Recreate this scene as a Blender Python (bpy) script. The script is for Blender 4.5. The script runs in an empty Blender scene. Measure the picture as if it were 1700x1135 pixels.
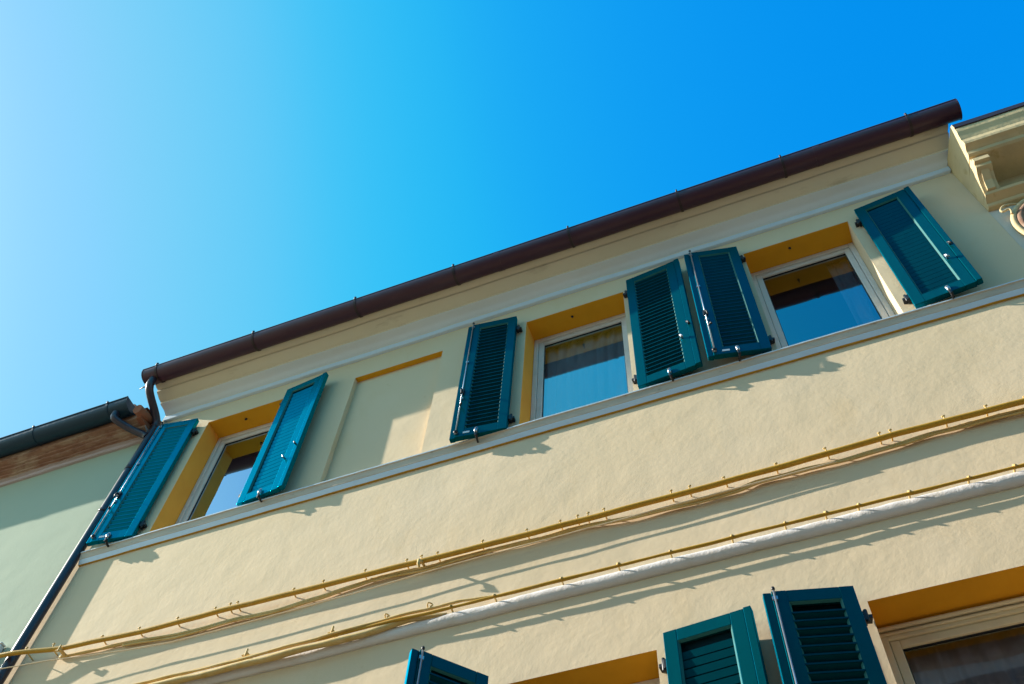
import bpy, bmesh, math, random
from mathutils import Vector, Matrix, noise
random.seed(7)
scene = bpy.context.scene
COL = scene.collection
R = math.radians

# ------------------------------------------------------------------ materials
def mat(name, base, rough=0.6, spec=0.4, bump=None, mottle=None, metal=0.0, coat=0.0, dirt=None):
    """bump: list of (scale, distance); mottle: (scale, amount, colour2)"""
    m = bpy.data.materials.new(name); m.use_nodes = True
    nt = m.node_tree; N = nt.nodes; L = nt.links
    b = N['Principled BSDF']
    b.inputs['Base Color'].default_value = (*base, 1)
    b.inputs['Roughness'].default_value = rough
    b.inputs['Specular IOR Level'].default_value = spec
    b.inputs['Metallic'].default_value = metal
    b.inputs['Coat Weight'].default_value = coat
    b.inputs['Coat Roughness'].default_value = 0.12
    tc = N.new('ShaderNodeTexCoord')
    col = None
    for (sc, lo, hi, c2, stretch) in (mottle or []):
        mp = N.new('ShaderNodeMapping'); mp.inputs['Scale'].default_value = stretch
        L.new(tc.outputs['Object'], mp.inputs['Vector'])
        n = N.new('ShaderNodeTexNoise'); n.inputs['Scale'].default_value = sc
        n.inputs['Detail'].default_value = 6; n.inputs['Roughness'].default_value = 0.62
        L.new(mp.outputs['Vector'], n.inputs['Vector'])
        mr = N.new('ShaderNodeMapRange'); mr.inputs['From Min'].default_value = lo; mr.inputs['From Max'].default_value = hi
        L.new(n.outputs['Fac'], mr.inputs['Value'])
        mx = N.new('ShaderNodeMix'); mx.data_type = 'RGBA'
        if col is None: mx.inputs['A'].default_value = (*base, 1)
        else: L.new(col, mx.inputs['A'])
        mx.inputs['B'].default_value = (*c2, 1)
        L.new(mr.outputs['Result'], mx.inputs['Factor'])
        col = mx.outputs['Result']
    if col is not None: L.new(col, b.inputs['Base Color'])
    prev = None
    for (sc, dist, det) in (bump or []):
        n = N.new('ShaderNodeTexNoise'); n.inputs['Scale'].default_value = sc
        n.inputs['Detail'].default_value = det; n.inputs['Roughness'].default_value = 0.55
        L.new(tc.outputs['Object'], n.inputs['Vector'])
        bp = N.new('ShaderNodeBump'); bp.inputs['Distance'].default_value = dist
        bp.inputs['Strength'].default_value = 1.0
        L.new(n.outputs['Fac'], bp.inputs['Height'])
        if prev: L.new(prev, bp.inputs['Normal'])
        prev = bp.outputs['Normal']
    if prev: L.new(prev, b.inputs['Normal'])
    return m

one = (1, 1, 1)
M = {}
M['stucco'] = mat('cream_stucco', (.705, .55, .355), .9, .15,
    bump=[(1.3, .012, 2), (5, .004, 4), (24, .0014, 5), (90, .0004, 4)],
    mottle=[(.55, .42, .75, (.72, .575, .395), one), (3.2, .55, .85, (.68, .51, .305), (1, 1, .55)),
            (11, .66, .86, (.62, .45, .265), (1, 1, .6)), (4.5, .64, .80, (.62, .48, .31), (1, 1, .10))])
M['bounce_side'] = mat('warm_bounce_reveal_tint', (.88, .40, .06), .85, .15, bump=[(9, .003, 4), (60, .0005, 3)],  # left reveals: wall paint with warm bounce light put into the colour
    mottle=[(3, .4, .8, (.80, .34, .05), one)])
M['ochre'] = mat('warm_bounce_soffit_tint', (.74, .35, .02), .85, .15, bump=[(9, .003, 4), (60, .0005, 3)],  # soffits: wall paint, the warm bounce from below put into the colour
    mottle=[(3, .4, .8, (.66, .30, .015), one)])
M['ochre_pipe'] = mat('ochre_pipe_paint', (.50, .28, .025), .55, .3, bump=[(40, .0012, 4)],
    mottle=[(14, .45, .75, (.42, .22, .018), one), (5, .62, .8, (.55, .38, .13), one)])
M['cable_ochre'] = mat('ochre_cable_paint', (.60, .42, .16), .7, .3, bump=[(50, .0012, 4)],
    mottle=[(10, .45, .75, (.52, .33, .09), one), (6, .55, .8, (.64, .50, .28), one)])
M['moulding'] = mat('white_moulding_paint', (.70, .68, .67), .7, .3, bump=[(14, .005, 5), (60, .002, 4)],
    mottle=[(6, .55, .8, (.62, .57, .48), one), (30, .68, .76, (.30, .25, .18), (.4, 1, 1))])
M['stone'] = mat('weathered_sill_stone', (.60, .53, .43), .85, .2, bump=[(18, .004, 5), (80, .001, 3)],
    mottle=[(4, .45, .75, (.46, .40, .32), (.5, 1, 3)), (26, .62, .76, (.30, .25, .20), (.5, 1, 1))])
M['sill_white'] = mat('sky_tinted_sill_white', (.62, .72, .80), .4, .5, bump=[(10, .003, 4)],  # white paint, the blue sky it reflects put into its colour
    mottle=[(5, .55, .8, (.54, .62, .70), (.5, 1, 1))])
M['cornice'] = mat('cream_cornice_plaster', (.74, .66, .49), .85, .2, bump=[(4, .006, 4), (30, .0012, 4)],
    mottle=[(1.5, .45, .8, (.66, .58, .42), (.4, 1, 1)), (7, .6, .8, (.50, .42, .29), (.3, 1, 1))])
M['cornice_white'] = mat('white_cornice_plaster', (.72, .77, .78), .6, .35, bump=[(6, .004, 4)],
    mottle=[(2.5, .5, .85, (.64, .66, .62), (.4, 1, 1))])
M['brown_metal'] = mat('brown_gutter_metal', (.058, .021, .038), .38, .38, bump=[(3, .004, 3), (40, .0006, 3)],
    mottle=[(7, .5, .8, (.074, .032, .048), (.3, 1, 1))])
M['slate_pipe'] = mat('slate_purple_pipe_metal', (.032, .026, .042), .32, .5, bump=[(3, .003, 3)], mottle=[(7, .5, .8, (.05, .04, .058), (1, 1, .3))])
M['dark_brown'] = mat('dark_brown_strap', (.035, .018, .02), .5, .4)
M['grey_metal'] = mat('blue_grey_gutter_metal', (.008, .032, .056), .42, .25, bump=[(5, .004, 3)],
    mottle=[(6, .5, .8, (.014, .040, .060), (.3, 1, 1))])
def gloss_paint(name, base, base2, gloss, rough, lo, hi):
    m = mat(name, base, .6, 0.0, bump=[(22, .0010, 4)], mottle=[(9, .5, .85, base2, (1, 1, .3))])
    nt = m.node_tree; N = nt.nodes; L = nt.links
    b = N['Principled BSDF']; out = N['Material Output']
    g = N.new('ShaderNodeBsdfGlossy'); g.inputs['Color'].default_value = (*gloss, 1); g.inputs['Roughness'].default_value = rough
    f = N.new('ShaderNodeFresnel'); f.inputs['IOR'].default_value = 1.5
    mr = N.new('ShaderNodeMapRange'); mr.inputs['To Min'].default_value = lo; mr.inputs['To Max'].default_value = hi; mr.clamp = True
    mx = N.new('ShaderNodeMixShader')
    L.new(b.inputs['Normal'].links[0].from_socket, g.inputs['Normal'])
    L.new(f.outputs['Fac'], mr.inputs['Value']); L.new(mr.outputs['Result'], mx.inputs['Fac'])
    L.new(b.outputs['BSDF'], mx.inputs[1]); L.new(g.outputs['BSDF'], mx.inputs[2]); L.new(mx.outputs[0], out.inputs['Surface'])
    return m
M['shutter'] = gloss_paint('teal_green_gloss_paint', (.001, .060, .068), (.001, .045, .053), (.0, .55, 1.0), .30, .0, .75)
M['shutter_skylit'] = gloss_paint('skylit_teal_gloss_paint', (.001, .084, .098), (.001, .068, .080), (.0, .62, 1.0), .26, .0, 2.3)  # same shutter paint, brighter sky reflection put into colour and gloss
M['bead'] = mat('sunlit_teal_bead_paint', (.02, .15, .145), .5, 0.2, mottle=[(9, .5, .85, (.01, .11, .11), one)])  # lighter than the shutter: sunlit edge put into the bead colour
M['gap_shade'] = mat('gap_shade_teal', (.001, .018, .024), .8, .1, mottle=[(5, .4, .8, (.001, .012, .016), one)])  # dark tone stands in for the shade behind the slats
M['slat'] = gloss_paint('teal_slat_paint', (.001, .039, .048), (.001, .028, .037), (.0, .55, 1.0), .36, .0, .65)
M['slat_skylit'] = gloss_paint('skylit_teal_slat_paint', (.001, .068, .084), (.001, .054, .068), (.0, .62, 1.0), .30, .0, 2.1)  # same slat paint, sky reflection put into colour and gloss
M['black_metal'] = mat('black_iron', (.012, .013, .016), .45, .4)
M['steel'] = mat('galvanised_steel', (.45, .47, .5), .3, .5, metal=.85)
M['label'] = mat('white_label', (.75, .78, .8), .4, .4)
M['frame'] = mat('white_window_paint', (.68, .66, .62), .45, .4, bump=[(30, .0006, 3)], mottle=[(8, .5, .85, (.58, .55, .50), one)])
M['frame_cream'] = mat('cream_window_paint', (.68, .60, .42), .5, .4, bump=[(30, .0006, 3)], mottle=[(8, .5, .85, (.6, .5, .34), one)])
M['gasket'] = mat('dark_gasket', (.02, .02, .022), .6, .3)
M['room'] = mat('dim_room_plaster', (.55, .52, .48), .9, .1, mottle=[(1, .4, .8, (.48, .45, .40), one)])
def cloth(name, col, tr):
    m = mat(name, col, .9, .1, bump=[(60, .001, 2)])
    nt = m.node_tree; N = nt.nodes; L = nt.links
    t = N.new('ShaderNodeBsdfTranslucent'); t.inputs['Color'].default_value = (*col, 1)
    mx = N.new('ShaderNodeMixShader'); mx.inputs['Fac'].default_value = tr
    L.new(N['Principled BSDF'].outputs[0], mx.inputs[1]); L.new(t.outputs[0], mx.inputs[2]); L.new(mx.outputs[0], N['Material Output'].inputs['Surface'])
    return m
M['curtain'] = cloth('sheer_white_curtain', (.92, .92, .95), .25)
M['curtain_mauve'] = cloth('mauve_sheer_curtain', (.78, .66, .66), .25)
M['green_wall'] = mat('pale_green_stucco', (.375, .425, .315), .9, .15,
    bump=[(1.4, .008, 2), (6, .002, 4), (40, .0005, 5)],
    mottle=[(.8, .42, .75, (.35, .405, .305), one), (5, .6, .85, (.395, .415, .295), one)])
M['lilac_stone'] = mat('lilac_grey_stone', (.44, .36, .35), .85, .2, bump=[(14, .005, 5)], mottle=[(4, .45, .75, (.36, .27, .25), (.4, 1, 1))])
M['terracotta'] = mat('terracotta_cornice', (.27, .14, .09), .9, .15, bump=[(12, .012, 5), (50, .003, 4)],
    mottle=[(5, .45, .65, (.42, .31, .22), (.4, 1, 1)), (16, .5, .7, (.20, .095, .065), (.5, 1, 1))])
M['tile'] = mat('clay_roof_tile', (.30, .12, .07), .85, .2, bump=[(15, .006, 4)], mottle=[(4, .45, .75, (.22, .11, .08), one)])
M['pale_stone'] = mat('pale_cornice_stone', (.66, .50, .27), .85, .2, bump=[(9, .006, 5), (50, .001, 3)],
    mottle=[(3, .45, .8, (.50, .38, .22), one), (9, .6, .8, (.42, .27, .10), (1, 1, .3))])
M['grey_wall'] = mat('pale_grey_stucco', (.60, .56, .47), .9, .15, bump=[(5, .008, 4), (40, .0015, 4)],
    mottle=[(1.5, .45, .8, (.52, .48, .40), one)])
M['opp_wall'] = mat('mauve_grey_stucco', (.46, .42, .44), .9, .15, bump=[(5, .006, 4)], mottle=[(1, .4, .8, (.52, .46, .45), one)])
M['asphalt'] = mat('street_paving', (.15, .11, .075), .9, .2, bump=[(20, .004, 5)], mottle=[(2, .4, .8, (.18, .13, .09), one)])
M['pavement'] = mat('pavement_stone', (.20, .155, .11), .9, .2, bump=[(20, .003, 5)], mottle=[(3, .4, .8, (.17, .13, .095), one)])
M['ground'] = mat('earth_ground', (.26, .22, .15), .95, .1, mottle=[(.1, .4, .8, (.18, .19, .1), one)])
M['door'] = mat('brown_door_wood', (.10, .05, .025), .5, .4, mottle=[(5, .4, .8, (.07, .035, .02), (1, 1, .1))])

def glass_mat(name, lo, tint, refl=(.82, .93, 1)):
    m = bpy.data.materials.new(name); m.use_nodes = True
    nt = m.node_tree; N = nt.nodes; L = nt.links
    N.remove(N['Principled BSDF'])
    out = N['Material Output']
    tr = N.new('ShaderNodeBsdfTransparent'); tr.inputs['Color'].default_value = (*tint, 1)
    gl = N.new('ShaderNodeBsdfGlossy'); gl.inputs['Roughness'].default_value = 0.0
    gl.inputs['Color'].default_value = (*refl, 1)
    tc = N.new('ShaderNodeTexCoord'); n = N.new('ShaderNodeTexNoise'); n.inputs['Scale'].default_value = 2.0
    n.inputs['Detail'].default_value = 1
    bp = N.new('ShaderNodeBump'); bp.inputs['Distance'].default_value = .0016; bp.inputs['Strength'].default_value = 1
    L.new(tc.outputs['Object'], n.inputs['Vector']); L.new(n.outputs['Fac'], bp.inputs['Height'])
    L.new(bp.outputs['Normal'], gl.inputs['Normal'])
    fr = N.new('ShaderNodeFresnel'); fr.inputs['IOR'].default_value = 1.6
    mr = N.new('ShaderNodeMapRange'); mr.inputs['To Min'].default_value = lo; mr.inputs['To Max'].default_value = 1.0
    L.new(fr.outputs['Fac'], mr.inputs['Value'])
    mx = N.new('ShaderNodeMixShader')
    L.new(mr.outputs['Result'], mx.inputs['Fac']); L.new(tr.outputs[0], mx.inputs[1]); L.new(gl.outputs[0], mx.inputs[2])
    L.new(mx.outputs[0], out.inputs['Surface'])
    return m
M['glass'] = glass_mat('coated_window_glass', .66, (.9, .93, .95), (.58, .80, .98))
M['glass_clear'] = glass_mat('clear_window_glass', .42, (1, 1, 1), (.62, .92, 1))
M['glass_dark'] = glass_mat('dark_window_glass', .28, (.6, .62, .65))
M['glass_plain'] = glass_mat('plain_window_glass', .10, (.95, .96, .95))

# ------------------------------------------------------------------ mesh helper
class MB:
    def __init__(s): s.bm = bmesh.new(); s.mi = 0
    def face(s, pts, mi=None):
        vs = [s.bm.verts.new(p) for p in pts]
        f = s.bm.faces.new(vs); f.material_index = s.mi if mi is None else mi
        return f
    def box(s, x0, x1, y0, y1, z0, z1, mi=None, mtx=None):
        P = [Vector((x, y, z)) for x in (x0, x1) for y in (y0, y1) for z in (z0, z1)]
        if mtx: P = [mtx @ p for p in P]
        v = [s.bm.verts.new(p) for p in P]
        for q in ((0, 1, 3, 2), (4, 6, 7, 5), (0, 4, 5, 1), (2, 3, 7, 6), (0, 2, 6, 4), (1, 5, 7, 3)):
            f = s.bm.faces.new([v[i] for i in q]); f.material_index = s.mi if mi is None else mi
        return s
    def tube(s, pts, r, n=10, cap=True, mi=None, closed=False):
        pts = [Vector(p) for p in pts]; k = len(pts)
        rr = r if isinstance(r, (list, tuple)) else [r] * k
        rings = []; up = None
        for i, p in enumerate(pts):
            if closed: t = pts[(i + 1) % k] - pts[i - 1]
            elif i == 0: t = pts[1] - p
            elif i == k - 1: t = p - pts[-2]
            else: t = (pts[i + 1] - p).normalized() + (p - pts[i - 1]).normalized()
            t.normalize()
            if up is None:
                up = t.orthogonal().normalized()
            up = (up - t * up.dot(t)).normalized()
            w = t.cross(up)
            rings.append([s.bm.verts.new(p + (up * math.cos(a) + w * math.sin(a)) * rr[i])
                          for a in (2 * math.pi * j / n for j in range(n))])
        m = s.mi if mi is None else mi
        rng = range(k if closed else k - 1)
        for i in rng:
            a, b = rings[i], rings[(i + 1) % k]
            for j in range(n):
                f = s.bm.faces.new((a[j], a[(j + 1) % n], b[(j + 1) % n], b[j])); f.material_index = m; f.smooth = True
        if cap and not closed:
            for rg in (rings[0][::-1], rings[-1]):
                f = s.bm.faces.new(rg); f.material_index = m
        return s
    def extrude(s, prof, x0, x1, mis=None, smooth=False, closed=True, seg=1, skew0=0., skew1=0., wob=0.):
        """prof: list of (p, z) with p = how far it stands out from the wall (y = -p)"""
        n = len(prof); rows = []
        for i in range(seg + 1):
            t = i / seg
            row = []
            for (p, z) in prof:
                x = (x0 + skew0 * p) * (1 - t) + (x1 + skew1 * p) * t
                q = noise.noise(Vector((x * 2.3, p * 9, z * 3))) * wob + noise.noise(Vector((x * 9, p * 20, z * 9 + 3))) * wob * .5 if wob else 0
                row.append(s.bm.verts.new((x, -p - (q if p > 0.004 else 0), z + q)))
            rows.append(row)
        last = n if closed else n - 1
        for a, b in zip(rows, rows[1:]):
            for j in range(last):
                f = s.bm.faces.new((a[j], a[(j + 1) % n], b[(j + 1) % n], b[j]))
                f.material_index = mis[j] if mis else s.mi; f.smooth = smooth
        if closed:
            for rg in (rows[0][::-1], rows[-1]):
                try:
                    f = s.bm.faces.new(rg); f.material_index = mis[0] if mis else s.mi
                except ValueError: pass
        return s
    def ball(s, c, r, sc=(1, 1, 1), mi=None, sub=2):
        g = bmesh.ops.create_icosphere(s.bm, subdivisions=sub, radius=r,
              matrix=Matrix.Translation(c) @ Matrix.Diagonal((*sc, 1)))
        for v in g['verts']:
            for f in v.link_faces:
                f.material_index = s.mi if mi is None else mi; f.smooth = True
        return s
    def build(s, name, mats, parent=None, bevel=0, merge=False, recalc=True):
        if merge: bmesh.ops.remove_doubles(s.bm, verts=s.bm.verts, dist=1e-5)
        if recalc: bmesh.ops.recalc_face_normals(s.bm, faces=s.bm.faces)
        me = bpy.data.meshes.new(name); s.bm.to_mesh(me); s.bm.free()
        for m in (mats if isinstance(mats, (list, tuple)) else [mats]): me.materials.append(m)
        o = bpy.data.objects.new(name, me); COL.objects.link(o)
        if parent: o.parent = parent
        if bevel:
            b = o.modifiers.new('bevel', 'BEVEL'); b.width = bevel; b.segments = 2; b.limit_method = 'ANGLE'; b.angle_limit = R(50)
        return o

def tag(o, label=None, cat=None, group=None, kind=None):
    if label: o['label'] = label
    if cat: o['category'] = cat
    if group: o['group'] = group
    if kind: o['kind'] = kind
    return o
def empty(name, loc=(0, 0, 0)):
    o = bpy.data.objects.new(name, None); o.location = loc; o.empty_display_size = .3; COL.objects.link(o); return o
def smooth(pts, it=2):
    pts = [Vector(p) for p in pts]
    for _ in range(it):
        q = [pts[0]]
        for a, b in zip(pts, pts[1:]): q += [a.lerp(b, .25), a.lerp(b, .75)]
        q.append(pts[-1]); pts = q
    return pts

# ------------------------------------------------------------------ the setting
mb = MB(); mb.face([(-600, -600, -.02), (600, -600, -.02), (600, 600, -.02), (-600, 600, -.02)])
tag(mb.build('ground', M['ground']), 'bare ground stretching out around the houses', 'ground', kind='structure')
mb = MB(); mb.face([(-60, -5.6, 0), (60, -5.6, 0), (60, -.9, 0), (-60, -.9, 0)])
tag(mb.build('street', M['asphalt']), 'warm paved street between the house fronts', 'street', kind='structure')
mb = MB(); mb.box(-60, 60, -.9, 0, -.05, .12); mb.box(-60, 60, -6.5, -5.6, -.05, .12)
tag(mb.build('pavement', M['pavement'], bevel=.015), 'stone pavements along both sides of the street', 'pavement', kind='structure')

# ------------------------------------------------------------------ the yellow house
XL, XR = -6.10, 2.125
WINS = [('upper', -5.395, -4.50, 8.03, 9.87), ('glass_clear', -1.90, -.94, 8.03, 9.87), ('glass_dark', .198, 1.135, 8.03, 9.87),
        ('lower', -5.395, -4.50, 3.70, 5.555), ('lower', -1.89, -.965, 3.70, 5.555), ('lower', .195, 1.25, 3.70, 5.555)]
NICHE = (-3.706, -2.764, 8.03, 9.83)
house = tag(empty('yellow_house', (-2, 0, 0)), 'cream yellow house with teal louvred shutters and a brown gutter along its eaves', 'house')
HO = Vector((2, 0, 0))                        # children are given in world coordinates
def ho(o): o.location = o.location + HO if o.parent == house else o.location; return o

q = .212
mb = MB()
xs = sorted({XL, XR, NICHE[0], NICHE[1], *[w[1] for w in WINS], *[w[2] for w in WINS]})
zs = sorted({0, 10.6, NICHE[2], NICHE[3], *[w[3] for w in WINS], *[w[4] for w in WINS]})
def in_open(x, z):
    for w in WINS:
        if w[1] < x < w[2] and w[3] < z < w[4]: return True
    return NICHE[0] < x < NICHE[1] and NICHE[2] < z < NICHE[3]
for xa, xb in zip(xs, xs[1:]):
    for za, zb in zip(zs, zs[1:]):
        if not in_open((xa + xb) / 2, (za + zb) / 2):
            mb.face([(xa, 0, za), (xb, 0, za), (xb, 0, zb), (xa, 0, zb)])
D = .30
for k, xa, xb, za, zb in WINS:
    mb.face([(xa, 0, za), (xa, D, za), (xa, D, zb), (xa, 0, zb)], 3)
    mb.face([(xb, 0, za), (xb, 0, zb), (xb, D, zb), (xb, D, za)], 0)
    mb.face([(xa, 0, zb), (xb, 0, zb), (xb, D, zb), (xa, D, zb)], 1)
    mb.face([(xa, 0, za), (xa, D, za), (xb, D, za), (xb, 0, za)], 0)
    # the room behind
    ya, yb, e = D, 2.6, .35
    X0, X1, Z0, Z1 = xa - e, xb + e, za - .5, zb + .25
    P = lambda x, y, z: (x, y, z)
    mb.face([P(X0, yb, Z0), P(X1, yb, Z0), P(X1, yb, Z1), P(X0, yb, Z1)], 2)
    mb.face([P(X0, ya, Z0), P(X0, yb, Z0), P(X0, yb, Z1), P(X0, ya, Z1)], 2)
    mb.face([P(X1, ya, Z0), P(X1, yb, Z0), P(X1, yb, Z1), P(X1, ya, Z1)], 2)
    mb.face([P(X0, ya, Z1), P(X1, ya, Z1), P(X1, yb, Z1), P(X0, yb, Z1)], 2)
    mb.face([P(X0, ya, Z0), P(X1, ya, Z0), P(X1, yb, Z0), P(X0, yb, Z0)], 2)
    for (a, b, c, d) in ((X0, xa, Z0, Z1), (xb, X1, Z0, Z1), (xa, xb, zb, Z1), (xa, xb, Z0, za)):
        mb.face([P(a, ya, c), P(b, ya, c), P(b, ya, d), P(a, ya, d)], 2)
xa, xb, za, zb = NICHE; n = .055
mb.face([(xa, 0, za), (xa, n, za), (xa, n, zb), (xa, 0, zb)], 0)
mb.face([(xb, 0, za), (xb, 0, zb), (xb, n, zb), (xb, n, za)], 0)
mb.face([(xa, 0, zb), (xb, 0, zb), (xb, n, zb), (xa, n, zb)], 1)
mb.face([(xa, 0, za), (xa, n, za), (xb, n, za), (xb, 0, za)], 0)
mb.face([(xa, n, za), (xb, n, za), (xb, n, zb), (xa, n, zb)], 0)
# sides, back and top of the block
mb.face([(XL, 0, 0), (XL, 0, 10.6), (XL, 9, 10.6), (XL, 9, 0)], 0)
mb.face([(XR, 0, 0), (XR, 9, 0), (XR, 9, 10.6), (XR, 0, 10.6)], 0)
mb.face([(XL, 9, 0), (XL, 9, 10.6), (XR, 9, 10.6), (XR, 9, 0)], 0)
wall = ho(mb.build('wall', [M['stucco'], M['ochre'], M['room'], M['bounce_side']], house))

# roof: rows of tiles behind the gutter
mb = MB()
mb.face([(XL, -.38, 10.60), (XR, -.38, 10.60), (XR, 4.5, 12.0), (XL, 4.5, 12.0)])
mb.face([(XL, 9, 10.6), (XR, 9, 10.6), (XR, 4.5, 12.0), (XL, 4.5, 12.0)])
mb.face([(XL, -.38, 10.575), (XR, -.38, 10.575), (XR, -.02, 10.575), (XL, -.02, 10.575)])
x = XL + .12
while x < XR - .08:
    mb.tube([(x, -.42, 10.61), (x, 4.5, 12.03)], .075, 8); x += .2
ho(mb.build('roof', M['tile'], house))

# cornice under the eaves
prof = [(0, 10.165), (.026, 10.168), (.032, 10.174), (.036, 10.236), (.032, 10.244), (.030, 10.258), (.044, 10.266), (.056, 10.272), (.066, 10.283), (.09, 10.295),
        (.12, 10.303), (.145, 10.308), (.160, 10.314), (.162, 10.334), (.172, 10.338), (.20, 10.348), (.268, 10.398), (.270, 10.432), (.284, 10.437), (.30, 10.440),
        (.338, 10.468), (.345, 10.56), (0, 10.56)]
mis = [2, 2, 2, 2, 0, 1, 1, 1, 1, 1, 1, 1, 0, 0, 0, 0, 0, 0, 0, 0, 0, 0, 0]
mb = MB(); mb.extrude(prof, -6.045, 2.112, mis, seg=60, skew0=-.12, skew1=.40, wob=.004)
co = ho(mb.build('cornice', [M['cornice'], M['cornice_white'], M['sill_white']], house, merge=True))
for p in co.data.polygons: p.use_smooth = True
co.data.set_sharp_from_angle(angle=R(28))

# string course under the upper windows
prof = [(0, 8.088), (.060, 8.085), (.064, 8.078), (.062, 8.068), (.052, 8.060), (.047, 8.040), (.043, 8.020), (.040, 8.008), (.036, 8.002),
        (.034, 7.994), (.025, 7.972), (.018, 7.956), (.017, 7.9545), (0, 7.953)]
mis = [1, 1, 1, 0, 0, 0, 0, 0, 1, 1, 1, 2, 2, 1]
mb = MB(); mb.extrude(prof, -6.02, XR, mis, seg=90, wob=.0022)
ho(mb.build('string_course', [M['stone'], M['sill_white'], M['ochre_pipe']], house, merge=True))
# rounded white moulding above the lower windows
prof = [(0, 6.222)] + [(.004 + .038 * math.sin(a), 6.172 + .050 * math.cos(a)) for a in [R(8 + 14 * i) for i in range(12)]] + [(0, 6.119)]
mb = MB(); mb.extrude(prof, -6.02, XR, None, smooth=True, seg=260, wob=.0055)
ml = ho(mb.build('string_moulding', M['moulding'], house, merge=True))

# hooks in the lintel soffits
for (x, y, z) in ((-1.47, .085, 9.868), (.60, .08, 9.868), (-5.0, .09, 9.868)):
    mb = MB(); mb.tube([(x, y, z), (x, y, z - .02), (x + .004, y - .008, z - .034), (x, y - .016, z - .03)], .006, 6)
    mb.ball((x, y, z - .004), .013, (1, 1, .4))
    ho(mb.build('hook', M['black_metal'], house))

# ------------------------------------------------------------------ gutter and downpipe
GP, GZ, GR = .42, 10.492, .096
GX0, GX1 = -6.14, 2.35
mb = MB()
def gut_prof(r, n=16, a0=-8, a1=188):
    return [(GP + r * math.cos(R(a)), GZ - r * math.sin(R(a))) for a in [a0 + (a1 - a0) * i / n for i in range(n + 1)]]
outer = gut_prof(GR); inner = gut_prof(GR - .006)[::-1]
mb.extrude(outer + inner, GX0, GX1, smooth=True, seg=40, wob=.0016)
bead = (GP + GR - .004, GZ + .014)
mb.tube([(GX0, -bead[0], bead[1]), (GX1, -bead[0], bead[1])], .011, 8)
gutter = ho(mb.build('gutter', M['brown_metal'], house))
gutter.data.set_sharp_from_angle(angle=R(50))
for x in (GX0, GX1):
    mb = MB()
    pr = [(GP + (GR + .004) * math.cos(R(a)), GZ - (GR + .004) * math.sin(R(a))) for a in [-8 + 196 * i / 16 for i in range(17)]]
    mb.extrude(pr, x - .004, x + .004)
    mb.build('end_cap', M['brown_metal'], gutter)
for x in (-5.97, -4.79, -3.60, -2.51, -1.30, -.21, .78, 1.92):
    mb = MB()
    o_ = gut_prof(GR + .007, 14, -2, 182); i_ = gut_prof(GR + .001, 14, -2, 182)[::-1]
    mb.extrude(o_ + i_, x - .012, x + .012)
    mb.tube([(x, -(GP + GR + .004), GZ), (x, -(GP + GR + .010), GZ + .04), (x, -(GP + GR - .002), GZ + .060)], .009, 6)
    mb.build('gutter_bracket', M['dark_brown'], gutter)
# slightly raised joint sleeves
for x in (-2.05, 1.1):
    mb = MB(); mb.extrude(gut_prof(GR + .0025, 14, -2, 182) + gut_prof(GR + .0006, 14, -2, 182)[::-1], x - .03, x + .03)
    mb.build('joint_sleeve', M['brown_metal'], gutter)

def bent(pts, it=3): return smooth(pts, it)
mb = MB()
path = bent([(-6.03, -.42, 10.43), (-6.03, -.42, 10.36), (-6.035, -.415, 10.30), (-6.045, -.36, 10.235), (-6.06, -.16, 10.15), (-6.065, -.075, 10.09), (-6.065, -.055, 10.0)], 2)
mb.tube(path + [Vector((-6.068, -.054, z)) for z in (9.6, 8.6, 7.6, 6.0, 3.0, .12)], .042, 16)
downpipe = ho(mb.build('downpipe', M['slate_pipe'], house))
for z in (10.02, 9.3, 8.65, 4.0):
    mb = MB(); mb.tube([(-6.066, -.054, z - .02), (-6.066, -.054, z + .02)], .047, 16)
    if z not in (10.02,):
        mb.box(-6.072, -6.060, -.02, .0, z - .012, z + .012)
    mb.build('pipe_collar', M['slate_pipe'], downpipe)
mb = MB(); mb.tube([(-6.16, -.41, 10.29), (-6.09, -.415, 10.30), (-5.955, -.40, 10.30)], [.004, .009, .003], 6)
mb.build('pipe_pin', M['black_metal'], downpipe)

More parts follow.
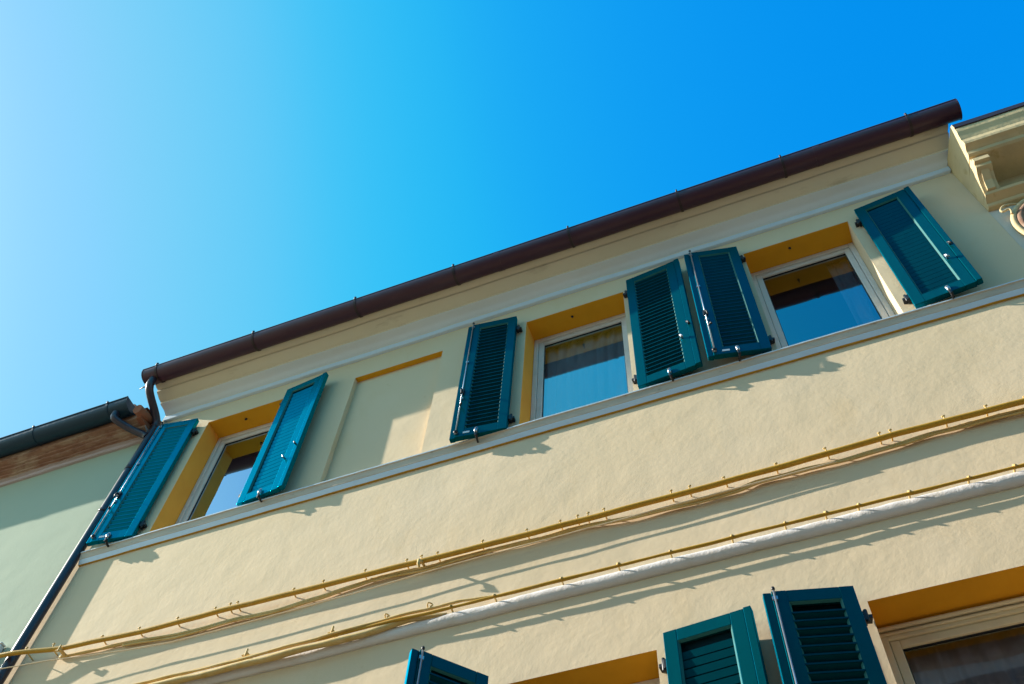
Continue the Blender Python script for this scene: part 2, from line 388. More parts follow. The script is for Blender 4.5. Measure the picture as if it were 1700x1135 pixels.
# ------------------------------------------------------------------ windows
def window(k, xa, xb, za, zb, cream=False):
    fm = M['frame_cream'] if cream else M['frame']
    y = q; g = .002
    mb = MB(); F = .042
    a, b, c, d = xa + g, xb - g, za + .02, zb - g
    mb.box(a, a + F, y, y + .07, c, d); mb.box(b - F, b, y, y + .07, c, d)
    mb.box(a + F, b - F, y + .001, y + .07, d - F - (.05 if cream else .01), d); mb.box(a + F, b - F, y + .001, y + .07, c, c + F)
    if cream:
        mb.tube([(a, y - .012, d - .03), (b, y - .012, d - .03)], .014, 10)
        mb.tube([(a, y - .006, d - .062), (b, y - .006, d - .062)], .009, 8)
    win = ho(mb.build('window', fm, house, bevel=.004))
    t = F + (.05 if cream else .012)
    a2, b2, c2, d2 = a + F + .003, b - F - .003, c + F + .003, d - t - .003
    S = .05; mb = MB(); ys = y + .012
    mb.box(a2, a2 + S, ys, ys + .05, c2, d2); mb.box(b2 - S, b2, ys, ys + .05, c2, d2)
    mb.box(a2 + S, b2 - S, ys + .001, ys + .05, d2 - S, d2); mb.box(a2 + S, b2 - S, ys + .001, ys + .05, c2, c2 + S + .01)
    mb.build('sash', fm, win, bevel=.006)
    mb = MB(); G = .006; a3, b3, c3, d3 = a2 + S, b2 - S, c2 + S + .01, d2 - S
    mb.box(a3, a3 + G, ys + .018, ys + .03, c3, d3); mb.box(b3 - G, b3, ys + .018, ys + .03, c3, d3)
    mb.box(a3 + G, b3 - G, ys + .018, ys + .03, d3 - G, d3); mb.box(a3 + G, b3 - G, ys + .018, ys + .03, c3, c3 + G)
    mb.build('gasket', M['gasket'], win)
    mb = MB(); mb.face([(a3 + .001, ys + .025, c3 + .001), (b3 - .001, ys + .025, c3 + .001), (b3 - .001, ys + .025, d3 - .001), (a3 + .001, ys + .025, d3 - .001)])
    mb.build('glass', M['glass_plain'] if cream else M[k] if k in M else M['glass'], win, recalc=False)
for i, w in enumerate(WINS): window(*w, cream=(i == 5))

def curtain(x0, x1, z0, z1, y, folds, amp, material, label, seed, name='curtain'):
    rnd = random.Random(seed); n = int((x1 - x0) / .008)
    ph = [rnd.uniform(0, 6.28) for _ in range(4)]
    mb = MB(); rows = []
    for j in range(13):
        t = j / 12; row = []
        for i in range(n + 1):
            u = i / n
            a = amp * (.55 + .45 * t)
            w = a * math.sin(u * folds * 6.283 + ph[0] + .5 * math.sin(u * 9 + ph[1] + t)) + a * .4 * math.sin(u * folds * 2.3 * 6.283 + ph[2] + t * .6)
            row.append(mb.bm.verts.new((x0 + (x1 - x0) * u + .01 * math.sin(t * 3 + u * 12), y + w, z1 + (z0 - z1) * t)))
        rows.append(row)
    for a, b in zip(rows, rows[1:]):
        for i in range(n):
            f = mb.bm.faces.new((a[i], a[i + 1], b[i + 1], b[i])); f.smooth = True
    o = mb.build(name, material)
    s = o.modifiers.new('thickness', 'SOLIDIFY'); s.thickness = .0015
    tag(o, label, 'curtain')
curtain(-1.86, -.97, 8.06, 9.82, .33, 7, .024, M['curtain'], 'sheer white curtain closed across the middle upper window', 1)
curtain(.86, 1.10, 8.06, 9.82, .335, 3, .02, M['curtain'], 'white curtain drawn to the right side of the rightmost upper window', 2)
curtain(.25, 1.22, 3.75, 5.50, .36, 7, .026, M['curtain_mauve'], 'mauve sheer curtain behind the cream framed lower window at the right edge', 3)

# ------------------------------------------------------------------ shutters
def shutter(x, z0, h, w, side, theta, slat_tilt, rod, p=.07, label=None, hold=True, skylit=False):
    PM, SM = (M['shutter_skylit'], M['slat_skylit']) if skylit else (M['shutter'], M['slat'])
    """side +1: swings out to the right of its window; -1: to the left. x = hinge edge, p = front face off the wall."""
    s = side; T = .045
    def bx(mb, u0, u1, y0, y1, z_0, z_1, mi=None):
        a, b = sorted((u0 * s, u1 * s)); mb.box(a, b, y0, y1, z_0, z_1, mi)
    SW, RW, TR, BR = .078, .045, .085, .105        # stile, rabbet strip, rails
    mb = MB()
    bx(mb, 0, SW, 0, T, 0, h)
    bx(mb, w - RW - SW, w - RW, 0, T, 0, h)
    if rod: bx(mb, w - RW + .0015, w, .011, T + .006, .001, h - .001)
    else: bx(mb, w - RW + .0015, w, -.009, T - .006, .001, h - .001)
    bx(mb, SW, w - RW - SW, .001, T - .001, h - TR, h)
    bx(mb, SW, w - RW - SW, .001, T - .001, 0, BR)
    sh = mb.build('shutter', PM, house, bevel=.0035)
    sh.location = Vector((x, -p, z0)) + HO
    sh.rotation_euler = (0, 0, -s * R(theta))
    if label: sh['label'] = label
    # louvre slats: open ones lean in with a blunt nose, closed ones lie flat with narrow gaps
    mb = MB(); opened = slat_tilt < 70; pitch = .057 if opened else .061; z = BR + .026; a, b = sorted((SW * s, (w - RW - SW) * s)); a -= .004; b += .004
    ch = .058 if opened else .047
    while z < h - TR - .045:
        mtx = Matrix.Translation((0, .027, z)) @ Matrix.Rotation(-R(slat_tilt), 4, 'X')
        mb.box(a, b, -ch / 2, ch / 2, -.0045, .0045, mtx=mtx)
        if opened:
            yn = .027 - math.cos(R(slat_tilt)) * ch / 2; zn = z + math.sin(R(slat_tilt)) * ch / 2
            mb.box(a + .001, b - .001, yn - .005, yn + .004, zn - .006, zn + .005)
        z += pitch
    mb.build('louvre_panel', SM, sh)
    mb = MB(); mb.box(a, b, .040 if not opened else .054, .044 if not opened else .057, BR - .03, h - TR + .04)  # dark board added to make the gaps between slats look shaded
    mb.build('gap_shade_board', M['gap_shade'], sh)
    # sloped bead round the panel
    mb = MB(); e = .011; d0, d1 = .0012, .016
    a0, a1, c0, c1 = SW * s, (w - RW - SW) * s, BR, h - TR
    for (u, v) in ((a0, a0 + e * s), (a1, a1 - e * s)):
        for zz0, zz1 in ((c0, c1),):
            mb.face([(u, d0, zz0), (u, d0, zz1), (v, d1, zz1 - e), (v, d1, zz0 + e)])
            mb.face([(v, d1, zz0 + e), (v, d1, zz1 - e), (u, d1 + .004, zz1), (u, d1 + .004, zz0)])
    for (zz, dz) in ((c0, e), (c1, -e)):
        mb.face([(a0, d0, zz), (a1, d0, zz), (a1 - e * s, d1, zz + dz), (a0 + e * s, d1, zz + dz)])
        mb.face([(a0 + e * s, d1, zz + dz), (a1 - e * s, d1, zz + dz), (a1, d1 + .004, zz), (a0, d1 + .004, zz)])
    mb.build('panel_bead', M['bead'], sh, merge=True)
    # strap hinges to the wall
    for zz in (.17, h - .2):
        mb = MB()
        bx(mb, -.02, .0, T * .35, T + .02, zz - .03, zz + .03)
        mb.tube([(-.022 * s, T * .6, zz - .04), (-.022 * s, T * .6, zz + .045)], .011, 8)
        bx(mb, -.05, -.02, T * .5, T + .024, zz - .012, zz + .012)
        mb.build('hinge', M['black_metal'], sh, bevel=.002)
    if rod:
        mb = MB(); ur = (w - RW - .012) * s
        mb.tube([(ur, -.012, .03), (ur, -.012, h + .006)], .0058, 8)
        for zz in (.05, h * .3, h * .62, h - .06): bx(mb, w - RW - .026, w - RW + .002, -.012, .0, zz - .012, zz + .012)
        rd = mb.build('bolt_rod', M['steel'], sh)
        mb = MB(); mb.ball((ur, -.014, .055), .02, (1, .7, 1)); mb.build('bolt_end', M['black_metal'], sh)
        mb = MB(); mb.ball((ur, -.012, h + .004), .011, (1, 1, 1.4)); mb.build('bolt_end', M['black_metal'], sh)
        mb = MB(); zz = h * .33
        mb.tube([(ur, -.012, zz + .05), (ur, -.04, zz + .03), (ur - .01 * s, -.055, zz - .005), (ur - .012 * s, -.055, zz - .06)], [.008, .009, .008, .006], 8)
        mb.box(*sorted((ur - .016, ur + .016)), -.02, 0, zz + .01, zz + .08)
        mb.build('bolt_handle', M['black_metal'], sh)
        mb = MB(); zz = h * .235
        mb.tube([(ur, -.012, zz), (ur - .02 * s, -.045, zz - .005), (ur - .022 * s, -.05, zz - .03)], .008, 8)
        mb.build('catch', M['black_metal'], sh)
        mb = MB(); bx(mb, w - RW - .125, w - RW - .07, -.0015, -.0002, .035, .058)
        mb.build('maker_plate', M['label'], sh)
    else:
        for (uu, zz, mt) in ((w - .03, h * .335, 'black_metal'), (w - RW - .062, h * .245, 'steel')):
            mb = MB(); c = uu * s
            mb.tube([(c, .01, zz), (c, -.018, zz), (c, -.03, zz)], [.009, .008, .012], 8)
            mb.tube([(c - .012 * s, -.028, zz + .018), (c + .004 * s, -.034, zz), (c + .014 * s, -.03, zz - .03)], [.007, .009, .006], 8)
            mb.build('latch_knob', M[mt], sh)
    if hold:
        mb = MB(); c = w * .52 * s
        mb.tube([(c, -.014, .05), (c, -.018, .02), (c, -.016, -.01)], [.012, .016, .010], 8)
        mb.ball((c, -.012, .05), .016, (1, .6, 1.5))
        hb = mb.build('holdback', M['steel'], sh)
        mb = MB()
        mb.tube([(c, -.016, -.006), (c + .004, -.010, -.03), (c + .004, .02, -.045), (c, T + .02, -.04)], [.009, .012, .010, .008], 8)
        mb.box(c - .007, c + .007, -.022, -.010, -.05, .0)
        mb.build('holdback_arm', M['black_metal'], sh, bevel=.002)
    return sh

Z0, HH = 8.105, 1.80
shutter(-5.495, Z0 - .005, HH, .45, -1, 8.0, 64, True, skylit=True, label='left shutter of the left window, beside the downpipe')
shutter(-4.452, Z0, HH, .475, 1, 5.8, 84, False, skylit=True, label='right shutter of the left window')
shutter(-1.975, 8.07, 1.845, .48, -1, 6.3, 40, True, p=.075, label='left shutter of the middle window')
shutter(-.888, Z0 + .01, 1.83, .52, 1, 5.2, 42, False, label='right shutter of the middle window')
shutter(.160, Z0 + .01, 1.81, .475, -1, 11, 66, True, label='left shutter of the right window')
shutter(1.215, Z0 + .02, 1.79, .485, 1, 6.0, 82, False, label='right shutter of the right window')
# lower floor
ZB, HB = 3.70, 1.90
shutter(-1.945, ZB, HB - .02, .48, -1, 48, 42, True, label='half open shutter of the lower window')
shutter(-.905, ZB, HB, .51, 1, 5.0, 82, False, label='right shutter of the lower middle window')
shutter(.150, ZB, HB + .01, .475, -1, 13, 40, True, p=.08, label='left shutter of the lower right window')
shutter(1.32, ZB, HB, .475, 1, 6.0, 60, False)
shutter(-5.49, ZB, HB, .45, -1, 8, 60, True)
shutter(-4.445, ZB, HB, .475, 1, 6, 60, False)

# ------------------------------------------------------------------ pipes and cables on the facade
def jit(i, s, a): return a * noise.noise(Vector((i * 1.7, s * 13.1, .5)))
def line_pts(keys, step=.07, amp=.004, seed=0):
    pts = []
    for (a, b) in zip(keys, keys[1:]):
        a = Vector(a); b = Vector(b); n = max(1, int(abs(b.x - a.x) / step))
        for i in range(n):
            t = i / n
            pts.append(a.lerp(b, t))
    pts.append(Vector(keys[-1]))
    for i, p in enumerate(pts):
        p.z += jit(p.x * 2.2, seed, amp); p.y += jit(p.x * 2.2, seed + 5, amp * .6)
    return smooth(pts, 1)
# conduit
K = [(-6.9, -.14, 6.92), (-6.4, -.13, 6.89), (-6.0, -.118, 6.865), (-5.56, -.07, 6.83), (-4.8, -.058, 6.795), (-4.1, -.058, 6.79), (-3.0, -.058, 6.768), (-2.2, -.058, 6.745),
     (-1.5, -.058, 6.742), (-.9, -.058, 6.742), (0, -.058, 6.748), (.7, -.058, 6.772), (1.3, -.058, 6.76), (2.12, -.058, 6.755)]
cond = tag(empty('conduit', (-2, -.06, 6.75)), 'straight ochre painted conduit running across the wall below the upper windows', 'pipe', 'ochre painted cables and pipes along the facade')
off = Vector((2, .06, -6.75))
mb = MB(); mb.tube([p + off for p in line_pts(K, amp=.0065, seed=1)], .0195, 10); mb.build('pipe', M['ochre_pipe'], cond)
def zat(K, x):
    for a, b in zip(K, K[1:]):
        if a[0] <= x <= b[0]:
            t = (x - a[0]) / (b[0] - a[0]); return [a[i] + (b[i] - a[i]) * t for i in range(3)]
rnd = random.Random(3)
x = -5.9
while x < 2.0:
    c = Vector(zat(K, x)) + off
    mb = MB(); hh = rnd.uniform(.018, .034); sl = rnd.uniform(-.008, .008)
    mb.tube([(c.x, .058, c.z + .012), (c.x, c.y + .004, c.z + .018), (c.x + sl, c.y - .002, c.z + .022 + hh)], .0055, 6)
    mb.tube([(c.x + sl - .010, c.y - .002, c.z + .020 + hh), (c.x + sl + .010, c.y - .002, c.z + .025 + hh)], .0065, 6)
    mb.build('pipe_clip', M['cable_ochre'], cond)
    x += rnd.choice([.07, .12, .24, .33, .46])
def cable(name, keys, r, label, mkey='cable_ochre', amp=.006, seed=0, step=.07, cat='cable', n=8):
    pts = line_pts(keys, step, amp, seed)
    mb = MB(); mb.tube(pts, [r * (1 + .28 * noise.noise(Vector((p.x * 6.5, seed * 3.7, 1.3)))) for p in pts], n)
    return tag(mb.build(name, M[mkey]), label, cat, 'ochre painted cables and pipes along the facade')
# thick sagging bundle just under the conduit (apparent heights taken from the photograph, on its own depth)
S = [(-5.6, -.016, 6.80), (-5.0, -.018, 6.765), (-4.5, -.02, 6.70), (-4.0, -.02, 6.705), (-3.7, -.02, 6.68), (-3.3, -.02, 6.70), (-2.95, -.018, 6.75), (-2.5, -.018, 6.725),
     (-2.1, -.018, 6.735), (-1.7, -.02, 6.712), (-1.4, -.018, 6.725), (-1.05, -.02, 6.685), (-.6, -.02, 6.682), (-.32, -.02, 6.685), (-.22, -.018, 6.712), (0, -.018, 6.708),
     (.4, -.02, 6.70), (.8, -.018, 6.722), (.9, -.018, 6.735), (1.2, -.018, 6.738), (1.5, -.018, 6.728), (2.12, -.018, 6.73)]
cable('cable_bundle', S, .014, 'thick ochre cable sagging right beneath the straight conduit', seed=2, amp=.007)
S2 = [(x, y - .004, z - .020 + .008 * math.sin(x * 3.1)) for (x, y, z) in S[1:]]
cable('cable', S2, .008, 'slim ochre cable twisted along the lower edge of the thick sagging cable', seed=4, amp=.008)
# thin taut line hanging farther off the wall
T_ = [(-6.9, -.15, 6.78), (-6.1, -.125, 6.725), (-5.55, -.10, 6.69), (-4.9, -.07, 6.62), (-4.5, -.062, 6.592), (-3.9, -.061, 6.587), (-2.9, -.061, 6.605), (-2.27, -.061, 6.635), (-1.66, -.061, 6.635), (-.9, -.06, 6.65), (-.2, -.055, 6.66), (.3, -.05, 6.67)]
cable('thin_wire', T_, .0052, 'thin beige wire crossing the downpipe and running below the sagging cable', mkey='stucco', seed=6, amp=.004, n=6)
# hook that carries the wires
mb = MB(); mb.tube([(-2.53, 0, 6.74), (-2.53, -.07, 6.735), (-2.53, -.11, 6.71), (-2.525, -.115, 6.665), (-2.52, -.10, 6.64)], [.009, .010, .011, .012, .007], 8)
tag(mb.build('wire_hook', M['cable_ochre']), 'short ochre painted hook sticking out below the conduit', 'hook')
# cables laid on the white moulding
V = [(-6.0, -.06, 6.234), (-5.0, -.065, 6.234), (-4.2, -.07, 6.229), (-3.8, -.07, 6.229), (-3.3, -.075, 6.224), (-2.9, -.075, 6.224), (-2.7, -.075, 6.224), (-2.4, -.078, 6.206),
     (-1.6, -.078, 6.204), (-.8, -.078, 6.202), (0, -.075, 6.202), (.8, -.07, 6.202), (2.12, -.065, 6.202)]
cable('cable', V, .0105, 'ochre cable lying along the top of the white rounded moulding', mkey='ochre_pipe', seed=8, amp=.005)
for i, x in enumerate([-2.25, -1.95, -1.5, -1.13, -.8, -.42, -.1, .14, .33, .62, .95, 1.2, 1.5, 1.8]):
    z = zat(V, x)[2]
    yv = zat(V, x)[1]; k_ = rnd.uniform(.8, 1.5)
    mb = MB(); mb.tube([(x - .008, 0, z + .008), (x - .004, yv, z + .015), (x, yv - .013, z + .006), (x + .002, yv - .012, z - .003)], .0065, 6)
    mb.ball((x, yv, z + .016), .009 * k_, (1.3, 1, .8), sub=1)
    tag(mb.build('cable_clip', M['cable_ochre']), 'small ochre clip holding the cable down on the white moulding', 'clip', 'clips along the white moulding')
B1 = [(-6.0, -.075, 6.187), (-5.2, -.07, 6.187), (-4.6, -.07, 6.177), (-4.0, -.075, 6.167), (-3.6, -.075, 6.162), (-3.2, -.075, 6.162), (-2.95, -.07, 6.172), (-2.78, -.06, 6.197), (-2.55, -.045, 6.217), (-2.3, -.02, 6.207)]
cable('cable_bundle', B1, .022, 'thick painted cable draped over the front of the white moulding at its left half', seed=9, amp=.010)
B2 = [(-5.0, -.07, 6.233), (-4.3, -.075, 6.223), (-3.9, -.085, 6.213), (-3.5, -.088, 6.216), (-3.0, -.085, 6.233), (-2.8, -.07, 6.253), (-2.55, -.06, 6.273), (-2.2, -.045, 6.278), (-1.9, -.035, 6.250)]
cable('cable', B2, .010, 'slim loose cable rising off the left part of the white moulding', seed=11, amp=.014)
# little loops of loose wire
def loop(c, r, label):
    mb = MB(); pts = [(c[0] + r * .6 * math.cos(a), c[1] + .012 * math.sin(a * 2), c[2] + r * math.sin(a)) for a in [i * 6.283 / 14 for i in range(14)]]
    mb.tube(pts, .005, 6, closed=True)
    tag(mb.build('wire_loop', M['cable_ochre']), label, 'wire')
loop((-2.42, -.05, 6.30), .028, 'tiny upright loop of wire standing on the loose cable above the white moulding')
loop((-2.72, -.065, 6.285), .022, 'small knot of wire where the thick cable leaves the white moulding')
for x, lab in ((-3.72, 'lump of painted putty'), (-3.15, 'lump')):
    pass
# bits of rag / brackets that throw the ragged shadows
def bracket(x, z, y, d, label):
    mb = MB(); mb.box(x - .012, x + .012, y, 0, z - .008, z + .008); mb.tube([(x, y, z - .03), (x + .008, y - .006, z + .03)], .008, 6)
    mb.box(x - .03, x + .02, y - .004, y + .012, z - .016, z - .008)
    tag(mb.build('wire_bracket', M['cable_ochre'], bevel=.002), label, 'bracket', 'brackets carrying the cables')
bracket(-3.78, 6.285, -.06, .1, 'little ochre bracket on the cable left of the white wire loop')
bracket(-3.12, 6.28, -.07, .1, 'little ochre bracket where cables bunch on the moulding')
bracket(-5.55, 6.80, -.10, .1, 'ochre bracket holding the conduit just right of the downpipe')

# ------------------------------------------------------------------ the green neighbour
green = tag(empty('green_house', (-10, 0, 0)), 'pale green house at the left with a terracotta cornice and blue grey gutter', 'house')
GO = Vector((10, 0, 0))
def go(o): o.location = o.location + GO; return o
mb = MB(); mb.box(-16, XL - .002, .004, 9, 0, 9.93); go(mb.build('wall', M['green_wall'], green))
prof = [(-.003, 9.885), (.022, 9.888), (.028, 9.896), (.034, 9.918), (.044, 9.921), (.060, 9.922), (.064, 9.938), (.082, 9.941), (.086, 9.958), (.112, 9.961), (.128, 9.966), (.134, 9.988),
        (.160, 9.992), (.166, 10.006), (.190, 10.010), (.225, 10.02), (.225, 10.12), (-.003, 10.12)]
mis = [1, 1, 1, 1, 1, 0, 0, 0, 0, 0, 0, 0, 0, 0, 0, 0, 0, 0]
mb = MB(); mb.extrude(prof, -16, -6.13, mis, seg=200, wob=.008)
go(mb.build('cornice', [M['terracotta'], M['lilac_stone']], green, merge=True))
mb = MB()
mb.face([(-16, -.24, 10.16), (-6.11, -.24, 10.16), (-6.11, 4.5, 11.5), (-16, 4.5, 11.5)])
mb.face([(-16, 9, 10.16), (-6.11, 9, 10.16), (-6.11, 4.5, 11.5), (-16, 4.5, 11.5)])
mb.face([(-16, -.24, 10.13), (-6.11, -.24, 10.13), (-6.11, 0, 10.13), (-16, 0, 10.13)])
x = -15.9
while x < -6.15: mb.tube([(x, -.28, 10.165), (x, 4.5, 11.53)], .07, 8); x += .2
go(mb.build('roof', M['tile'], green))
mb = MB(); mb.tube([(-6.135, -.315, 10.04), (-6.135, -.10, 10.10)], .055, 10, cap=True)
mb.box(-6.18, -6.125, -.24, -.02, 9.99, 10.07)
go(mb.build('broken_tile', M['tile'], green))
LP, LZ, LR = .315, 10.16, .105
def lp(r, n=14, a0=-6, a1=186): return [(LP + r * math.cos(R(a)), LZ - r * math.sin(R(a))) for a in [a0 + (a1 - a0) * i / n for i in range(n + 1)]]
mb = MB(); mb.extrude(lp(LR) + lp(LR - .006)[::-1], -16, -6.245, smooth=True, seg=30, wob=.002)
mb.tube([(-16, -(LP + LR), LZ + .012), (-6.245, -(LP + LR), LZ + .012)], .010, 8)
lg = go(mb.build('gutter', M['grey_metal'], green)); lg.data.set_sharp_from_angle(angle=R(50))
mb = MB(); mb.extrude(lp(LR + .004), -6.249, -6.241); mb.build('end_cap', M['grey_metal'], lg)
for x in (-6.50, -7.45, -8.15, -8.9, -9.7):
    mb = MB(); mb.extrude(lp(LR + .006) + lp(LR + .001)[::-1], x - .015, x + .015)
    mb.tube([(x, -(LP + LR + .004), LZ), (x, -(LP + LR + .012), LZ + .03), (x, -(LP + LR - .02), LZ + .04)], .009, 6)
    mb.build('gutter_bracket', M['grey_metal'], lg)
mb = MB()
mb.tube(bent([(-6.40, -.33, 10.10), (-6.40, -.33, 10.04), (-6.40, -.325, 9.985), (-6.355, -.27, 9.96), (-6.25, -.16, 9.92), (-6.12, -.085, 9.87), (-6.085, -.07, 9.84)], 2), .040, 14)
go(mb.build('drain_elbow', M['slate_pipe'], green))
# small enamel box low on the green wall
mb = MB(); mb.box(-6.62, -6.32, -.05, 0, 6.9, 7.12); mb.box(-6.63, -6.31, -.056, .0, 7.122, 7.135)
tag(mb.build('junction_box', M['label'], bevel=.006), 'small pale metal box on the green wall at the left edge, left of the downpipe', 'box')

# ------------------------------------------------------------------ the neighbour with the heavy cornice
stone = tag(empty('stone_cornice_house', (6, 0, 0)), 'pale house at the right edge with a heavy moulded cornice and console bracket', 'house')
SO = Vector((-6, 0, 0))
def so(o): o.location = o.location + SO; return o
SX = XR + .002
mb = MB(); mb.box(SX, 12, .003, 9, 0, 10.15)
mb.face([(SX, .003, 10.15), (SX, 9, 10.15), (SX, 9, 10.2), (SX, 5, 11.69), (SX, .003, 10.32)]); so(mb.build('wall', M['grey_wall'], stone))
prof = [(-.002, 9.275), (.035, 9.275), (.045, 9.285), (.05, 9.315), (.085, 9.335), (.115, 9.35), (.125, 9.375), (.02, 9.38), (.02, 9.70), (.06, 9.71), (.30, 9.735),
        (.32, 9.75), (.325, 9.79), (.35, 9.81), (.385, 9.83), (.39, 9.86), (.385, 9.92), (.40, 9.98), (.42, 10.03), (.425, 10.06), (.425, 10.09), (.437, 10.095), (.437, 10.165), (.40, 10.205), (-.002, 10.31)]
mis = [0] * 25; mis[20] = mis[21] = mis[22] = 1
mb = MB(); mb.extrude(prof, SX, 12, mis, seg=80, skew0=.15, wob=.003)
so(mb.build('cornice', [M['pale_stone'], M['dark_brown']], stone, merge=True))
for i, x in enumerate([SX - .001, SX + 1.0, SX + 2.0, SX + 3.0]):
    mb = MB()
    pr = [(.021, 9.382), (.125, 9.382), (.14, 9.41), (.17, 9.47), (.22, 9.53), (.275, 9.56), (.28, 9.60), (.312, 9.605), (.312, 9.66), (.29, 9.665), (.29, 9.712), (.021, 9.712)]
    mb.extrude(pr, x, x + .125, skew0=.15, skew1=.15)
    mb.extrude([(.145, 9.385), (.155, 9.41), (.184, 9.47), (.234, 9.525), (.25, 9.54), (.20, 9.50), (.14, 9.44), (.12, 9.385)], x + .03, x + .095, skew0=.15, skew1=.15)
    so(mb.build('console', M['pale_stone'], stone, bevel=.004))
mb = MB(); mb.face([(SX + .075, -.40, 10.21), (12, -.40, 10.21), (12, 5, 11.7), (SX, 5, 11.7), (SX, 0, 10.32)]); mb.face([(SX, 9, 10.21), (12, 9, 10.21), (12, 5, 11.7), (SX, 5, 11.7)])
so(mb.build('roof', M['tile'], stone))
# oval window with a thick stone surround
oc = Vector((2.53, 0, 8.86)); orx, orz = .29, .37
def oval_ring(k, y): return [(oc.x + (orx * k) * math.cos(a), y, oc.z + (orz * k) * math.sin(a)) for a in [i * 6.283185 / 48 for i in range(48)]]
mb = MB(); mb.tube(oval_ring(1.12, -.012), .026, 10, closed=True)
ov = so(mb.build('oval_window', M['pale_stone'], stone))
mb = MB(); mb.tube(oval_ring(.95, -.012), .034, 10, closed=True)
mb.build('inner_frame', M['terracotta'], ov)
mb = MB(); mb.face(oval_ring(.84, -.004)); mb.build('glass', M['glass_plain'], ov, recalc=False)
mb = MB(); mb.face(oval_ring(.85, .0)); mb.build('dark_backing', M['gasket'], ov)
mb = MB()
mb.tube(smooth([(2.36, -.02, 9.20), (2.27, -.04, 9.225), (2.21, -.05, 9.20), (2.175, -.05, 9.14), (2.19, -.05, 9.11), (2.235, -.055, 9.13), (2.245, -.05, 9.10), (2.235, -.04, 9.06)], 2), .009, 8)
so(mb.build('scroll_ornament', M['pale_stone'], stone))

# ------------------------------------------------------------------ the house across the street (seen mirrored in the lower window)
opp = tag(empty('opposite_house', (0, -6.5, 0)), 'mauve grey house across the street, mirrored in the lower window glass', 'house')
OO = Vector((0, 6.5, 0))
def oo(o): o.location = o.location + OO; return o
mb = MB(); OY = -6.5
mb.box(-5.6, 9, OY - 7, OY, 0, 10.9); oo(mb.build('wall', M['opp_wall'], opp))
mb = MB(); mb.extrude([(0, 10.75), (0.0, 10.92), (-.25, 10.92), (-.25, 10.85)], -5.7, 9.1)
for v in mb.bm.verts: v.co.y = OY + v.co.y + .002
oo(mb.build('cornice', M['terracotta'], opp))
for x in (-3.6, -1.2, 1.3, 4.6):
    for z in (4.6, 8.9):
        mb = MB(); mb.box(x - .5, x + .5, OY + .002, OY + .03, z, z + 1.6)
        w_ = oo(mb.build('window', M['gasket'], opp))
        for s in (-1, 1):
            mb = MB(); a, b = sorted((x + s * .52, x + s * 1.0))
            mb.box(a, a + .07, OY + .01, OY + .055, z, z + 1.6); mb.box(b - .07, b, OY + .01, OY + .055, z, z + 1.6)
            for zz in (z, z + .76, z + 1.52): mb.box(a + .07, b - .07, OY + .012, OY + .053, zz, zz + .08)
            zz = z + .12
            while zz < z + 1.5:
                mb.box(a + .07, b - .07, OY + .02, OY + .045, zz, zz + .03); zz += .065
            oo(mb.build('shutter', M['shutter'], opp))

# ------------------------------------------------------------------ light, sky, camera
SUN = Vector((-4.5, -1.0, 2.72)).normalized()
el = math.asin(SUN.z); az = math.atan2(SUN.x, SUN.y)
sl = bpy.data.lights.new('sun', 'SUN'); sl.energy = 4.5; sl.angle = R(.53); sl.color = (1, .93, .82)
so_ = bpy.data.objects.new('sun', sl); COL.objects.link(so_)
so_.rotation_euler = (-SUN).to_track_quat('-Z', 'Y').to_euler(); so_.location = SUN * 60

wd = bpy.data.worlds.new('World'); scene.world = wd; wd.use_nodes = True
nt = wd.node_tree; N = nt.nodes; L = nt.links
bg = N['Background']
sky = N.new('ShaderNodeTexSky'); sky.sky_type = 'NISHITA'; sky.sun_disc = False
sky.sun_elevation = el; sky.sun_rotation = az
sky.air_density = 1.0; sky.dust_density = 1.2; sky.ozone_density = 2.0; sky.altitude = 10
hs = N.new('ShaderNodeHueSaturation'); hs.inputs['Saturation'].default_value = 1.35; hs.inputs['Hue'].default_value = .485
L.new(sky.outputs['Color'], hs.inputs['Color'])
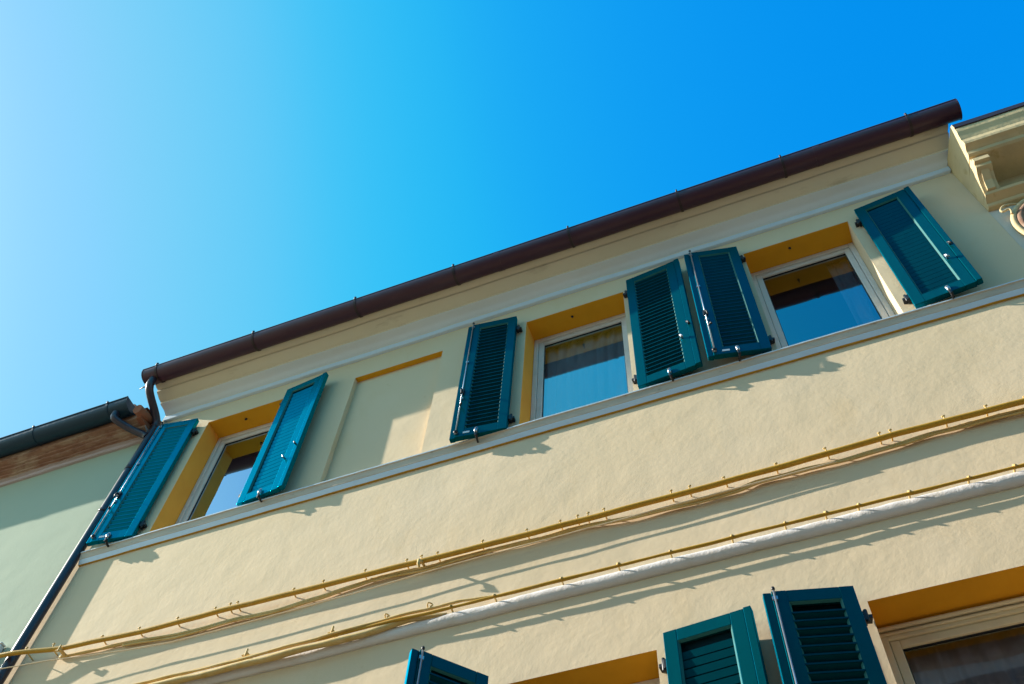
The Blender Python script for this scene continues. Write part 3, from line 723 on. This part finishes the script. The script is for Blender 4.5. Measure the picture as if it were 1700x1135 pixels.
# grade the sky towards the deep polarised blue of the photograph, channel by channel
sp = N.new('ShaderNodeSeparateColor'); cb = N.new('ShaderNodeCombineColor')
L.new(hs.outputs['Color'], sp.inputs['Color'])
KS = .2757; RNG = 4.0
for ch, pts in (('Red', [(0, 0), (.045, .001), (.107, .026), (.19, .135), (.29, .225), (.43, .315), (1, .72), (4, 1.9)]),
                ('Green', [(0, 0), (.1, .12), (.231, .28), (.30, .40), (.344, .50), (.45, .60), (.70, .70), (1, .95), (4, 2.9)]),
                ('Blue', [(0, 0), (.25, .52), (.5, .86), (.7, .92), (1, .98), (4, 3.8)])):
    pts = [(x_ / RNG, y_ / RNG) for x_, y_ in pts]
    a = N.new('ShaderNodeMath'); a.operation = 'MULTIPLY'; a.inputs[1].default_value = KS / RNG
    c = N.new('ShaderNodeFloatCurve'); cv = c.mapping.curves[0]
    cv.points[0].location = pts[0]; cv.points[1].location = pts[-1]
    for p in pts[1:-1]: cv.points.new(*p)
    c.mapping.update()
    d = N.new('ShaderNodeMath'); d.operation = 'DIVIDE'; d.inputs[1].default_value = KS / RNG
    L.new(sp.outputs[ch], a.inputs[0]); L.new(a.outputs[0], c.inputs['Value']); L.new(c.outputs[0], d.inputs[0]); L.new(d.outputs[0], cb.inputs[ch])
L.new(cb.outputs['Color'], bg.inputs['Color'])
bg.inputs['Strength'].default_value = .12

cam = bpy.data.cameras.new('camera'); cam.sensor_width = 36; cam.lens = 35.0; cam.clip_end = 3000; cam.clip_start = .05
co_ = bpy.data.objects.new('camera', cam); COL.objects.link(co_)
rt = Vector((0.931496006023841, 0.36063301983952656, 0.04752910437885541))
dn = Vector((-0.28965631983019713, 0.814431734860459, -0.5027923683138101))
fw = Vector((-0.22003274107291182, 0.4545819774843775, 0.8630995415375529))
m = Matrix((rt, -dn, -fw)).transposed().to_4x4(); m.translation = Vector((0, -4.2, 1.6))
co_.matrix_world = m
scene.camera = co_
vs = scene.view_settings
vs.view_transform = 'Standard'; vs.look = 'None'; vs.exposure = 1.2; vs.gamma = 1
vs.use_curve_mapping = False
